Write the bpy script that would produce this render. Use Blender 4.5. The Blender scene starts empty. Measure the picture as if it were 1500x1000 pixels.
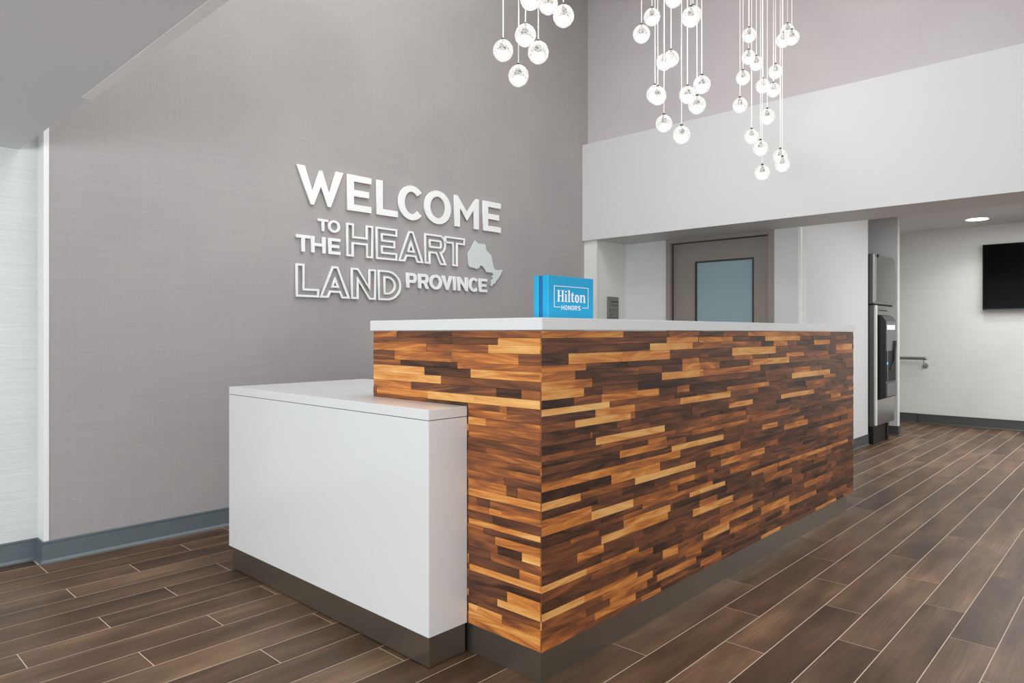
import bpy, bmesh, math, random
from mathutils import Vector, Matrix
random.seed(7)
S = bpy.context.scene
C = bpy.data.collections.new('lobby'); S.collection.children.link(C)

# ---------------------------------------------------------------- camera
H = 1.17; FPX = 1014.0
ANG = math.atan2(949, FPX)
FW = (math.cos(ANG), math.sin(ANG)); RT = (math.sin(ANG), -math.cos(ANG))
cam = bpy.data.objects.new('camera', bpy.data.cameras.new('camera')); C.objects.link(cam)
cam.location = (0, 0, H)
cam.rotation_euler = (math.pi/2, 0, ANG - math.pi/2)
cam.data.sensor_width = 36; cam.data.lens = 36*FPX/1500
cam.data.shift_y = -13/1500
cam.data.clip_start = 0.05
S.camera = cam

# ---------------------------------------------------------------- world, lights, exposure
S.view_settings.view_transform = 'Standard'; S.view_settings.look = 'None'
S.view_settings.gamma = 1; S.view_settings.use_curve_mapping = False
S.view_settings.exposure = 0.3
W = bpy.data.worlds.new('world'); S.world = W; W.use_nodes = True
W.node_tree.nodes['Background'].inputs[0].default_value = (0.95, 0.975, 1.0, 1)
W.node_tree.nodes['Background'].inputs[1].default_value = 1.2

def area(name, loc, target, sx, sy, power, col=(1, 1, 1)):
    l = bpy.data.lights.new(name, 'AREA'); l.shape = 'RECTANGLE'; l.size = sx; l.size_y = sy
    l.energy = power; l.color = col
    o = bpy.data.objects.new(name, l); C.objects.link(o); o.location = loc
    d = Vector(target) - Vector(loc)
    o.rotation_euler = d.to_track_quat('-Z', 'Y').to_euler()
    return o
area('lobby_daylight', (-2.6, 0.5, 1.2), (1.3, 3.7, 0.9), 3.0, 1.4, 84, (0.90, 0.96, 1.0))
area('lobby_fill_area', (2.5, 1.9, 4.9), (2.5, 1.9, 0), 2.6, 3.6, 100, (0.97, 0.98, 1.0))  # added soft fill from above for fascia and counter, no visible fitting
area('corridor_ceiling_light', (8.0, -0.2, 2.44), (8.0, -0.2, 0), 2.6, 3.0, 96, (0.97, 0.99, 1.0))

# ---------------------------------------------------------------- helpers
def lin(c):
    c /= 255.0
    return c/12.92 if c <= .04045 else ((c+.055)/1.055)**2.4
def rgb(r, g, b, k=1.0): return (min(1, lin(r)*k), min(1, lin(g)*k), min(1, lin(b)*k), 1)

def ray(px, py): return (FPX*FW[0]+(px-750)*RT[0], FPX*FW[1]+(px-750)*RT[1], 487-py)
def on_y(px, py, y):
    d = ray(px, py); t = y/d[1]; return (d[0]*t, H+d[2]*t)
def on_x(px, py, x):
    d = ray(px, py); t = x/d[0]; return (d[1]*t, H+d[2]*t)
def proj(x, y, z):
    dep = x*FW[0]+y*FW[1]
    if dep < .05: return None
    return (750+FPX*(x*RT[0]+y*RT[1])/dep, 487-FPX*(z-H)/dep)

def link(name, mesh, mat=None, parent=None):
    o = bpy.data.objects.new(name, mesh); C.objects.link(o)
    if mat is not None and hasattr(mesh, 'materials') and len(mesh.materials) == 0: mesh.materials.append(mat)
    if parent: o.parent = parent
    return o
def empty(name, loc, label=None, cat=None, group=None, kind=None):
    o = bpy.data.objects.new(name, None); C.objects.link(o); o.location = loc
    o.empty_display_size = .05
    if label: o['label'] = label
    if cat: o['category'] = cat
    if group: o['group'] = group
    if kind: o['kind'] = kind
    return o
def pydata(name, v, f):
    m = bpy.data.meshes.new(name); m.from_pydata(v, [], f); m.update(); return m
def add_box(bm, x0, x1, y0, y1, z0, z1, bev=0):
    t = bmesh.new()
    r = bmesh.ops.create_cube(t, size=1)
    for v in t.verts:
        v.co = Vector(((x0+x1)/2+v.co.x*(x1-x0), (y0+y1)/2+v.co.y*(y1-y0), (z0+z1)/2+v.co.z*(z1-z0)))
    if bev: bmesh.ops.bevel(t, geom=t.edges[:], offset=bev, segments=2, affect='EDGES', profile=.5)
    m = bpy.data.meshes.new('tmp'); t.to_mesh(m); t.free(); bm.from_mesh(m); bpy.data.meshes.remove(m)
def add_cyl(bm, p0, p1, r0, r1=None, seg=16, caps=True):
    r1 = r0 if r1 is None else r1
    p0 = Vector(p0); p1 = Vector(p1); d = p1-p0
    t = bmesh.new(); bmesh.ops.create_cone(t, cap_ends=caps, segments=seg, radius1=r0, radius2=r1, depth=d.length)
    M = Matrix.Translation((p0+p1)/2) @ d.to_track_quat('Z', 'Y').to_matrix().to_4x4()
    bmesh.ops.transform(t, matrix=M, verts=t.verts)
    m = bpy.data.meshes.new('tmp'); t.to_mesh(m); t.free(); bm.from_mesh(m); bpy.data.meshes.remove(m)
def done(name, bm, mat, parent=None, off=(0, 0, 0), smooth=False):
    m = bpy.data.meshes.new(name)
    if off != (0, 0, 0): bmesh.ops.translate(bm, verts=bm.verts, vec=(-off[0], -off[1], -off[2]))
    bm.to_mesh(m); bm.free()
    if smooth:
        for p in m.polygons: p.use_smooth = True
        try: m.set_sharp_from_angle(angle=math.radians(35))
        except Exception: pass
    return link(name, m, mat, parent)
def box(name, x0, x1, y0, y1, z0, z1, mat, parent=None, bev=0, off=(0, 0, 0)):
    bm = bmesh.new(); add_box(bm, x0, x1, y0, y1, z0, z1, bev)
    return done(name, bm, mat, parent, off)
def struct(o): o['kind'] = 'structure'; return o

# ---------------------------------------------------------------- materials
def newmat(name):
    m = bpy.data.materials.new(name); m.use_nodes = True
    nt = m.node_tree; b = nt.nodes['Principled BSDF']; return m, nt, b
def plain(name, col, rough=.5, metal=0, spec=.5, coat=0):
    m, nt, b = newmat(name)
    b.inputs['Base Color'].default_value = col; b.inputs['Roughness'].default_value = rough
    b.inputs['Metallic'].default_value = metal; b.inputs['Specular IOR Level'].default_value = spec
    b.inputs['Coat Weight'].default_value = coat
    n = nt.nodes.new('ShaderNodeTexNoise'); n.inputs['Scale'].default_value = 6
    mr = nt.nodes.new('ShaderNodeMapRange'); mr.inputs[3].default_value = rough*.9; mr.inputs[4].default_value = min(1, rough*1.1)
    nt.links.new(n.outputs[0], mr.inputs[0]); nt.links.new(mr.outputs[0], b.inputs['Roughness'])
    return m
def emit(name, col, s):
    m = bpy.data.materials.new(name); m.use_nodes = True; nt = m.node_tree
    nt.nodes.remove(nt.nodes['Principled BSDF']); e = nt.nodes.new('ShaderNodeEmission')
    e.inputs[0].default_value = col; e.inputs[1].default_value = s
    nt.links.new(e.outputs[0], nt.nodes['Material Output'].inputs[0]); return m
def N(nt, t, **k):
    n = nt.nodes.new('ShaderNode'+t)
    for a, v in k.items(): setattr(n, a, v)
    return n
def mathn(nt, op, a, b=None):
    n = N(nt, 'Math', operation=op)
    for i, v in enumerate((a, b)):
        if v is None: continue
        if isinstance(v, (int, float)): n.inputs[i].default_value = v
        else: nt.links.new(v, n.inputs[i])
    return n.outputs[0]
def mapped_noise(nt, src, scale, nscale, detail=3):
    mp = N(nt, 'Mapping'); mp.inputs['Scale'].default_value = scale
    nt.links.new(src, mp.inputs['Vector'])
    n = N(nt, 'TexNoise'); n.inputs['Scale'].default_value = nscale; n.inputs['Detail'].default_value = detail
    nt.links.new(mp.outputs[0], n.inputs['Vector']); return n.outputs[0]
def wallcover(name, c1, c2, horiz, vert, blotch, amp=1.0, bump=.15, zs=220):
    """woven wallcovering: thread streaks, horizontal and vertical, and soft cloudy tone"""
    m, nt, b = newmat(name); g = N(nt, 'NewGeometry').outputs['Position']
    nh = mapped_noise(nt, g, (3, 3, zs), 1.0, 4)
    nv = mapped_noise(nt, g, (160, 160, 2.2), 1.0, 4)
    nb = mapped_noise(nt, g, (1, 1, 1), 1.6, 3)
    s = mathn(nt, 'ADD', mathn(nt, 'MULTIPLY', nh, horiz), mathn(nt, 'MULTIPLY', nv, vert))
    s2 = mathn(nt, 'ADD', s, mathn(nt, 'MULTIPLY', nb, blotch))
    tot = horiz+vert+blotch
    mr = N(nt, 'MapRange'); mr.inputs[1].default_value = tot*(.5-.18/amp); mr.inputs[2].default_value = tot*(.5+.18/amp)
    nt.links.new(s2, mr.inputs[0])
    mx = N(nt, 'Mix', data_type='RGBA'); mx.inputs[6].default_value = c1; mx.inputs[7].default_value = c2
    nt.links.new(mr.outputs[0], mx.inputs[0]); nt.links.new(mx.outputs[2], b.inputs['Base Color'])
    bp = N(nt, 'Bump'); bp.inputs['Strength'].default_value = bump; bp.inputs['Distance'].default_value = .004
    nt.links.new(s, bp.inputs['Height']); nt.links.new(bp.outputs[0], b.inputs['Normal'])
    b.inputs['Roughness'].default_value = .7; b.inputs['Specular IOR Level'].default_value = .25
    return m
M_linen = wallcover('grey_linen_wallcovering', rgb(159, 155, 154), rgb(173, 168, 166), 1.0, .7, 1.3, bump=.06)
M_linen_lifted = wallcover('brightened_rose_grey_linen', rgb(188, 181, 182), rgb(199, 193, 193), 1.0, .5, 1.3, bump=.04)  # rose grey linen, colour lifted to make up for weak light up there
M_grass = wallcover('white_ribbed_wallcovering', rgb(212, 215, 212), rgb(232, 235, 233), 1.6, .2, .8, bump=.5, zs=420)
M_grass2 = wallcover('pale_corridor_wallcovering', rgb(214, 214, 210), rgb(232, 232, 228), 1.2, .3, .8, bump=.12)
M_white = plain('white_wall_paint', rgb(210, 210, 210), .5)
M_ceil = plain('ceiling_paint', rgb(220, 222, 225), .8, spec=.2)
M_bright = plain('white_gloss_trim', rgb(238, 240, 238), .35)
M_quartz = plain('white_solid_surface', rgb(232, 233, 232), .22, coat=.2)
M_base = plain('slate_vinyl_baseboard', rgb(98, 108, 112), .4)
M_kick = plain('brushed_bronze_kick', rgb(158, 152, 141), .3, metal=.92)
M_joint = plain('dark_joint', rgb(60, 60, 60), .8)
M_frame = plain('taupe_door_paint', rgb(146, 138, 131), .42)
M_frame2 = plain('dark_taupe_gasket', rgb(62, 57, 52), .6)
M_frost = plain('frosted_teal_glass', rgb(150, 175, 182), .25)
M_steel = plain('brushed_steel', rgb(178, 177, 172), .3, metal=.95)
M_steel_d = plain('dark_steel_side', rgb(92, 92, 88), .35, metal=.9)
M_black = plain('black_plastic', rgb(22, 23, 25), .25)
M_blackm = plain('matt_black_plastic', rgb(14, 14, 15), .6)
M_screen = plain('black_screen', rgb(3, 3, 4), .12, spec=.15)
M_letter = plain('white_letter_acrylic', rgb(242, 243, 240), .35)
M_map = plain('pale_grey_acrylic', rgb(214, 220, 220), .4)
M_blue = plain('sky_blue_acrylic', rgb(0, 168, 218), .25)
M_blue_l = plain('light_blue_acrylic', rgb(90, 200, 235), .25)
M_blue_d = plain('deep_blue_core', rgb(0, 105, 160), .3)
M_print = plain('white_print', rgb(248, 252, 255), .4)
M_plaque = plain('grey_plaque', rgb(128, 126, 123), .35, metal=.3)
M_plaque_d = plain('dark_plaque_print', rgb(60, 58, 58), .5)
M_cord = plain('clear_white_cord', rgb(250, 247, 245), .3)
M_cap = plain('dark_nickel_cap', rgb(60, 55, 52), .3, metal=.8)
M_canopy = plain('polished_canopy', rgb(200, 200, 200), .15, metal=1)
M_carcass = plain('carcass_board', rgb(45, 32, 24), .8)

def wood_strip_mat():
    m, nt, b = newmat('reclaimed_wood')
    g = N(nt, 'Attribute'); g.attribute_name = 'grain'
    t = N(nt, 'Attribute'); t.attribute_name = 'tone'
    vec = g.outputs['Vector']
    n1 = mapped_noise(nt, vec, (3.0, 26, 1), 1.0, 6)      # broad flame figure
    for q in nt.nodes:
        if q.bl_idname == 'ShaderNodeTexNoise': q.inputs['Distortion'].default_value = 1.6
    n2 = mapped_noise(nt, vec, (9, 260, 1), 1.0, 4)       # fine fibres
    n3 = mapped_noise(nt, vec, (2.2, 7, 1), 1.0, 2)
    a = mathn(nt, 'ADD', mathn(nt, 'MULTIPLY', mathn(nt, 'SUBTRACT', n1, .5), .8),
              mathn(nt, 'MULTIPLY', mathn(nt, 'SUBTRACT', n2, .5), .30))
    a = mathn(nt, 'ADD', a, mathn(nt, 'MULTIPLY', mathn(nt, 'SUBTRACT', n3, .5), .55))
    f = mathn(nt, 'ADD', a, t.outputs['Fac'])
    cr = N(nt, 'ValToRGB'); e = cr.color_ramp.elements
    k = 1.25
    pts = [(0, rgb(48, 28, 18, k)), (.15, rgb(80, 50, 34, k)), (.32, rgb(114, 68, 42, k)), (.48, rgb(156, 92, 48, k)),
           (.62, rgb(196, 122, 56, k)), (.78, rgb(214, 156, 88, k)), (1, rgb(228, 180, 112, k))]
    e[0].position = 0; e[0].color = pts[0][1]; e[1].position = 1; e[1].color = pts[-1][1]
    for p, c in pts[1:-1]: q = e.new(p); q.color = c
    nt.links.new(f, cr.inputs[0]); nt.links.new(cr.outputs[0], b.inputs['Base Color'])
    bp = N(nt, 'Bump'); bp.inputs['Strength'].default_value = .12; bp.inputs['Distance'].default_value = .002
    nt.links.new(n2, bp.inputs['Height']); nt.links.new(bp.outputs[0], b.inputs['Normal'])
    b.inputs['Roughness'].default_value = .42; b.inputs['Specular IOR Level'].default_value = .35
    return m
M_wood = wood_strip_mat()

def tile_mat():
    m, nt, b = newmat('wood_look_porcelain')
    pos = N(nt, 'NewGeometry').outputs['Position']
    oi = N(nt, 'ObjectInfo').outputs['Random']
    at = N(nt, 'Attribute'); at.attribute_name = 'seed'
    s = mathn(nt, 'ADD', oi, at.outputs['Fac'])
    cx = N(nt, 'CombineXYZ')
    nt.links.new(mathn(nt, 'MULTIPLY', s, 37.0), cx.inputs[0]); nt.links.new(mathn(nt, 'MULTIPLY', s, 91.0), cx.inputs[1])
    va = N(nt, 'VectorMath', operation='ADD'); nt.links.new(pos, va.inputs[0]); nt.links.new(cx.outputs[0], va.inputs[1])
    v = va.outputs[0]
    n1 = mapped_noise(nt, v, (1.4, 9, 1), 1.0, 5)
    n2 = mapped_noise(nt, v, (4, 110, 1), 1.0, 4)
    n3 = mapped_noise(nt, v, (2.5, 5, 1), 1.0, 2)
    f = mathn(nt, 'ADD', mathn(nt, 'MULTIPLY', n1, .55), mathn(nt, 'MULTIPLY', n2, .25))
    f = mathn(nt, 'ADD', f, mathn(nt, 'MULTIPLY', n3, .35))
    wn = N(nt, 'TexWhiteNoise', noise_dimensions='1D'); nt.links.new(s, wn.inputs['W'])
    f = mathn(nt, 'ADD', f, mathn(nt, 'MULTIPLY', mathn(nt, 'SUBTRACT', wn.outputs[0], .5), .16))
    cr = N(nt, 'ValToRGB'); e = cr.color_ramp.elements
    e[0].position = .36; e[0].color = rgb(66, 48, 35); e[1].position = .86; e[1].color = rgb(158, 127, 96)
    q = e.new(.52); q.color = rgb(88, 66, 48); q = e.new(.66); q.color = rgb(114, 88, 66)
    nt.links.new(f, cr.inputs[0]); nt.links.new(cr.outputs[0], b.inputs['Base Color'])
    bp = N(nt, 'Bump'); bp.inputs['Strength'].default_value = .1; bp.inputs['Distance'].default_value = .002
    nt.links.new(n2, bp.inputs['Height']); nt.links.new(bp.outputs[0], b.inputs['Normal'])
    b.inputs['Roughness'].default_value = .42; b.inputs['Specular IOR Level'].default_value = .28
    return m
M_tile = tile_mat()
M_grout = plain('pale_grout', rgb(216, 196, 176), .85)

# ---------------------------------------------------------------- structure
ZC = 2.10                                   # low lobby ceiling
Y_L = 4.13; X_F = 5.51; X_B = 5.42; Z_B0 = 2.066; Z_B1 = 3.005; X_D = 5.95
ZT = 5.0
floor = struct(box('floor', -4, 10.3, -6, 4.45, -.12, -.0007, M_grout))
struct(box('wall_left', .94, 5.6, Y_L, Y_L+.2, 0, ZT, M_linen))
struct(box('wall_side_recess', -4, .94, 4.236, 4.45, 0, 2.6, M_grass))
struct(box('trim_1', .938, .962, Y_L-.004, 4.24, .11, 2.6, M_bright, bev=.001))
bm = bmesh.new(); add_box(bm, -4, .857, -6, 4.34, ZC, ZC+.35)
struct(done('ceiling', bm, M_ceil))
# plaster bulkhead edge along the ceiling, with a chamfered lower arris
prof = [(.835, ZC-.0006), (.872, ZC-.0006), (.893, ZC+.02), (.893, ZC+.35), (.835, ZC+.35)]
v = []; 
for y in (-6, 3.115):
    v += [(x, y, z) for x, z in prof]
n = len(prof)
f = [tuple(range(n)), tuple(range(2*n-1, n-1, -1))] + [(i, i+n, (i+1) % n+n, (i+1) % n) for i in range(n)]
m = pydata('trim_2', v, f)
struct(link('trim_2', m, plain('bulkhead_paint', rgb(242, 243, 244), .6)))
struct(box('wall_above_ceiling', .70, .857, -6, Y_L, ZC+.35, ZT, M_white))
struct(box('ceiling_lobby', .70, 6.0, -6, Y_L+.2, ZT, ZT+.1, M_ceil))
struct(box('wall_far_upper', X_F, X_D, -6, Y_L, Z_B1, ZT, M_linen_lifted))
struct(box('wall_far_beam', X_B, X_D, -6, Y_L, Z_B0, Z_B1, M_white, bev=.002))
# niche: wall stub, door wall
bm = bmesh.new(); add_box(bm, 5.45, 6.1, 3.98, Y_L, 0, Z_B0); add_box(bm, 5.446, 5.456, 3.974, 4.0, 0, Z_B0)
struct(done('wall_niche_stub', bm, M_grass2))
struct(box('wall_back_left', X_D, 6.1, 3.503, 3.98, 0, 2.48, M_grass))
struct(box('wall_back_right', X_D, 6.1, 2.226, 2.448, 0, 2.48, M_grass))
struct(box('wall_back_top', X_D, 6.1, 2.448, 3.503, 2.08, 2.48, M_grass))
struct(box('wall_corridor', 6.1, 7.82, 2.226, 2.45, 0, 2.48, M_white))
struct(box('trim_3', X_D-.006, X_D+.02, 2.215, 2.24, 0, Z_B0, M_bright, bev=.001))
struct(box('wall_alcove_back', 7.70, 8.78, 2.95, 3.05, 0, 2.48, M_white))
struct(box('wall_alcove_left', 7.70, 7.82, 2.45, 2.95, 0, 2.48, M_white))
struct(box('wall_partition', 8.70, 8.785, 2.165, 3.25, 0, 2.48, M_white, bev=.004))
struct(box('wall_right', 10.14, 10.3, -6, 3.4, 0, 2.48, M_grass2))
struct(box('wall_corridor_end', 8.78, 10.14, 3.25, 3.4, 0, 2.48, M_grass2))
struct(box('ceiling_corridor', X_D, 10.3, -6, 3.4, 2.48, 2.6, M_ceil))

M_base_d = plain('dark_slate_baseboard', rgb(72, 74, 74), .45)
def baseboard(name, pts, side=1, h=.112):
    """vinyl cove base swept along pts; profile stands proud to the left of travel * side"""
    prof = [(0, 0), (.016, 0), (.016, .006), (.008, .018), (.006, h-.012), (.009, h-.008), (.008, h), (0, h)]
    v = []; P = [Vector(p) for p in pts]; n = len(prof)
    for i, p in enumerate(P):
        d0 = (P[i]-P[i-1]).normalized() if i else (P[1]-P[0]).normalized()
        d1 = (P[i+1]-P[i]).normalized() if i < len(P)-1 else d0
        n0 = Vector((-d0.y, d0.x))*side; n1 = Vector((-d1.y, d1.x))*side
        nn = (n0+n1); nn = nn/nn.length; k = 1/max(.3, nn.dot(n0))
        for a, z in prof: v.append((p.x+nn.x*a*k, p.y+nn.y*a*k, z))
    f = []
    for i in range(len(P)-1):
        for j in range(n):
            a = i*n+j; b2 = i*n+(j+1) % n; f.append((a, b2, b2+n, a+n))
    f.append(tuple(range(n))[::-1]); f.append(tuple(range((len(P)-1)*n, len(P)*n)))
    m = pydata(name, v, f); return struct(link(name, m, M_base))
baseboard('baseboard_left', [(-4, 4.236), (.938, 4.236), (.938, Y_L-.004), (5.45, Y_L-.004)], -1)
baseboard('baseboard_corridor', [(X_D, 2.226), (7.82, 2.226)], -1).data.materials[0] = M_base_d
baseboard('baseboard_partition', [(8.70, 2.6), (8.70, 2.165), (8.785, 2.165), (8.785, 3.2)], -1).data.materials[0] = M_base_d
o = baseboard('baseboard_right', [(10.14, 3.2), (10.14, 2.27), (10.12, 2.27), (10.12, -6)], -1, .125)
o.data.materials[0] = M_base_d

# door
door = empty('door_1', (X_D, 2.975, 0), kind='structure')
dl = (X_D, 2.975, 0)
bm = bmesh.new()
y0, y1, zt = 2.448, 3.503, 2.083
add_box(bm, X_D-.02, X_D+.02, y0, y0+.048, 0, 2.028, .002); add_box(bm, X_D-.02, X_D+.02, y1-.048, y1, 0, 2.028, .002)
add_box(bm, X_D-.02, X_D+.02, y0, y1, 2.028, zt, .002)
add_box(bm, X_D+.02, X_D+.13, y0, y0+.03, 0, 2.04); add_box(bm, X_D+.02, X_D+.13, y1-.03, y1, 0, 2.04)
add_box(bm, X_D+.02, X_D+.13, y0, y1, 2.04, zt)
done('door_frame', bm, M_frame, door, dl)
bm = bmesh.new()
add_box(bm, X_D+.035, X_D+.045, y0+.03, y0+.045, 0, 2.04); add_box(bm, X_D+.035, X_D+.045, y1-.045, y1-.03, 0, 2.04)
add_box(bm, X_D+.035, X_D+.045, y0+.03, y1-.03, 2.022, 2.04)
done('door_stop', bm, M_frame2, door, dl)
bm = bmesh.new(); xl = X_D+.05
ly0, ly1, lz = 2.666, 3.216, 1.831
add_box(bm, xl, xl+.045, y0+.035, ly0-.014, 0.01, 2.03); add_box(bm, xl, xl+.045, ly1+.014, y1-.035, .01, 2.03)
add_box(bm, xl, xl+.045, ly0-.014, ly1+.014, lz+.014, 2.03); add_box(bm, xl, xl+.045, ly0-.014, ly1+.014, .01, .35)
leaf = done('door_leaf', bm, M_frame, door, dl)
bm = bmesh.new()
add_box(bm, xl-.006, xl+.05, ly0-.014, ly0, .35, lz+.014, .001); add_box(bm, xl-.006, xl+.05, ly1, ly1+.014, .35, lz+.014, .001)
add_box(bm, xl-.006, xl+.05, ly0, ly1, lz, lz+.014, .001); add_box(bm, xl-.006, xl+.05, ly0, ly1, .336, .35, .001)
o = done('glazing_bead', bm, M_frame2, leaf, dl)
o = box('glass_pane', xl+.015, xl+.025, ly0, ly1, .35, lz, M_frost, leaf, off=dl); o['label'] = 'frosted blue-grey glass pane'

# ---------------------------------------------------------------- floor tiles
PIT = .1528; LEN = .932
def tile_mesh(x0, x1, y0, y1, seed=None):
    c = .0005; g = .0017
    x0 += g; x1 -= g; y0 += g; y1 -= g
    v = [(x0, y0, -.008), (x1, y0, -.008), (x1, y1, -.008), (x0, y1, -.008),
         (x0, y0, -c), (x1, y0, -c), (x1, y1, -c), (x0, y1, -c),
         (x0+c, y0+c, 0), (x1-c, y0+c, 0), (x1-c, y1-c, 0), (x0+c, y1-c, 0)]
    f = [(8, 9, 10, 11)]
    for a in (0, 4):
        for i in range(4): j = (i+1) % 4; f.append((a+i, a+j, a+4+j, a+4+i))
    return v, f
tiles = []
for k in range(-1, 66):
    yt = 4.108-PIT*k; yb = yt-PIT
    yt2 = min(yt, 4.126)
    if yt2 <= yb: continue
    off = .917-.3085*(k % 3)
    i = math.ceil((-4-off)/LEN)
    while off+LEN*i < 10.12:
        a = off+LEN*i; b_ = min(a+LEN, 10.13); i += 1
        # screen size of the tile
        cl = [proj(x, y, 0) for x in (a, (a+b_)/2, b_) for y in (yb, yt2)]
        vis = [p for p in cl if p and -60 < p[0] < 1560 and 480 < p[1] < 1060]
        if a > 5.95 and b_ < 7.9 and yb > 2.3: continue
        dep = max(.6, (a+b_)/2*FW[0]+(yb+yt2)/2*FW[1])
        wpx = [p for p in cl if p]
        area_px = (b_-a)*(yt2-yb)/dep**3 if vis else 0
        hid = (a > 1.6 and b_ < 4.9 and yb > 1.45)
        tiles.append((area_px*(0.1 if hid else 1), a, b_, yb, yt2, len(vis)))
    
# the row against the recessed wall on the left
for a, b_ in ((-1.88, -.95), (-.95, -.015), (-.015, .915)):
    tiles.append((.0001, a, b_, 4.126+.002, 4.228, 1))
tiles.sort(reverse=True)
full = None
for n_, (ar, a, b_, yb, yt, nv) in enumerate(tiles[:296]):
    if abs(b_-a-LEN) < 1e-4 and abs(yt-yb-PIT) < 1e-4:
        if full is None:
            v, f = tile_mesh(0, LEN, 0, PIT); full = pydata('floor_tile', v, f)
        o = link('floor_tile', full, M_tile, floor); o.location = (a, yb, 0)
    else:
        v, f = tile_mesh(0, b_-a, 0, yt-yb); o = link('floor_tile', pydata('floor_tile', v, f), M_tile, floor); o.location = (a, yb, 0)
V = []; F = []; SD = []
for ar, a, b_, yb, yt, nv in tiles[296:]:
    v, f = tile_mesh(a, b_, yb, yt); q = len(V); V += v; F += [tuple(i+q for i in t) for t in f]; SD += [random.random()]*12
if V:
    m = pydata('distant_floor_tiles', V, F); at = m.attributes.new('seed', 'FLOAT', 'POINT'); at.data.foreach_set('value', SD)
    o = link('distant_floor_tiles', m, M_tile, floor); o['kind'] = 'stuff'
print('tiles', len(tiles))

# ---------------------------------------------------------------- reception desk
XW = 1.735; YW = 1.49; XE = 4.918; YE = 2.425; ZW0 = .112; ZW1 = 1.176
desk = empty('reception_desk', (3.3, 1.95, 0), 'long reception desk clad in brown mixed-wood strips, with a white top', 'desk')
DL = (3.3, 1.95, 0)
bm = bmesh.new()
add_box(bm, XW+.014, XE-.002, YW+.014, YW+.10, ZW0-.004, ZW1)          # front panel
add_box(bm, XW+.014, XW+.10, YW+.014, YE, ZW0-.004, ZW1)               # left wing panel
add_box(bm, XE-.10, XE-.002, YW+.014, YE, ZW0-.004, ZW1)               # right wing panel
add_box(bm, XW+.10, XE-.10, YW+.10, YE-.1, .70, .74)                   # staff worktop inside
done('carcass', bm, M_carcass, desk, DL)
bm = bmesh.new()
y2 = 1.86
vv = [(XW-.012, YW-.012), (XE+.008, YW-.012), (XE+.008, YE), (XE-.30, YE), (XE-.30, y2), (XW+.34, y2), (XW+.34, YE+.008), (XW-.012, YE+.008)]
top = [bm.verts.new((x, y, 1.179)) for x, y in vv]
fa = bm.faces.new(top); r = bmesh.ops.extrude_face_region(bm, geom=[fa])
bmesh.ops.translate(bm, verts=[g for g in r['geom'] if isinstance(g, bmesh.types.BMVert)], vec=(0, 0, .041))
bmesh.ops.recalc_face_normals(bm, faces=bm.faces); bmesh.ops.bevel(bm, geom=bm.edges[:], offset=.0018, segments=2, affect='EDGES')
o = done('countertop', bm, M_quartz, desk, DL); o['label'] = 'white solid surface top'
bm = bmesh.new()
add_box(bm, 1.752, 4.83, 1.508, 1.60, 0, ZW0); add_box(bm, 1.752, 1.84, 1.60, 2.38, 0, ZW0); add_box(bm, 4.74, 4.83, 1.60, 2.38, 0, ZW0)
o = done('kick_plate', bm, M_kick, desk, DL); o['label'] = 'bronze coloured metal kick plate'

RB = [484, 495.2, 506.2, 519, 536, 546, 560, 573.5, 587.2, 600.5, 610.5, 623, 635, 646, 656, 668.5, 677, 686, 698, 709, 722, 738,
      750, 763, 773, 787, 796, 805, 818, 831, 845, 860, 870, 884, 901, 912, 924, 937, 949]
ZB = [on_y(792.3, p, YW)[1] for p in RB]
ZB[0] = ZW1; ZB.append(ZW0)
NR = len(ZB)-1
def row_of(z):
    for i in range(NR):
        if ZB[i] >= z > ZB[i+1]: return i
    return None
rowsR = [[] for _ in range(NR)]; rowsL = [[] for _ in range(NR)]
def put(rows, u0, u1, i, tone):
    if i is None: return
    if u1 < u0: u0, u1 = u1, u0
    for a, b_, t in rows[i]:
        if u0 >= a-1e-4 and u1 <= b_+1e-4: return
        if a <= u0 < b_: u0 = b_
        if a < u1 <= b_: u1 = a
        if u0 < a and u1 > b_: u1 = a
    if u1-u0 > .03: rows[i].append((u0, u1, tone))
def RR(ox, oy, s, lst):
    for X0, X1, Yc, t in lst:
        p0, p1, py = ox+X0/s, ox+X1/s, oy+Yc/s
        x0, z0 = on_y(p0, py, YW); x1, _ = on_y(p1, py, YW)
        put(rowsR, max(x0, XW), min(x1, XE), row_of(z0), t)
def LL(ox, oy, s, lst):          # Yc is measured at the RIGHT end of the piece
    for X0, X1, Yc, t in lst:
        p0, p1, py = ox+X0/s, ox+X1/s, oy+Yc/s
        ya, _ = on_x(p0, py, XW); yb, zb = on_x(p1, py, XW)
        put(rowsL, max(yb, YW), min(ya, YE), row_of(zb), t)
RR(785, 480, 6.25, [(45, 290, 60, .55), (290, 800, 62, .64), (800, 1225, 62, .2), (1225, 1500, 65, .45),
    (45, 650, 125, .14), (650, 1200, 122, .24), (1200, 1490, 118, .74), (45, 385, 200, .14), (385, 1045, 190, .2), (1045, 1440, 180, .72),
    (45, 300, 295, .07), (300, 795, 285, .6), (795, 1225, 268, .62), (1225, 1500, 255, .24), (45, 460, 378, .45), (460, 840, 365, .1),
    (840, 1340, 345, .12), (1340, 1500, 370, .58), (45, 360, 440, .48), (360, 940, 432, .26), (1155, 1500, 462, .78), (940, 1155, 400, .35),
    (45, 515, 530, .62), (515, 935, 510, .2), (935, 1380, 545, .12), (45, 440, 620, .72), (610, 1130, 645, .62), (440, 610, 600, .25),
    (45, 350, 705, .1), (350, 605, 680, .34), (685, 1130, 705, .34), (1325, 1500, 690, .68), (45, 675, 785, .85), (45, 545, 850, .13),
    (545, 910, 812, .64), (910, 1430, 765, .16), (45, 360, 925, .34), (360, 870, 905, .68), (870, 1430, 860, .17), (520, 780, 960, .14)])
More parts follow.
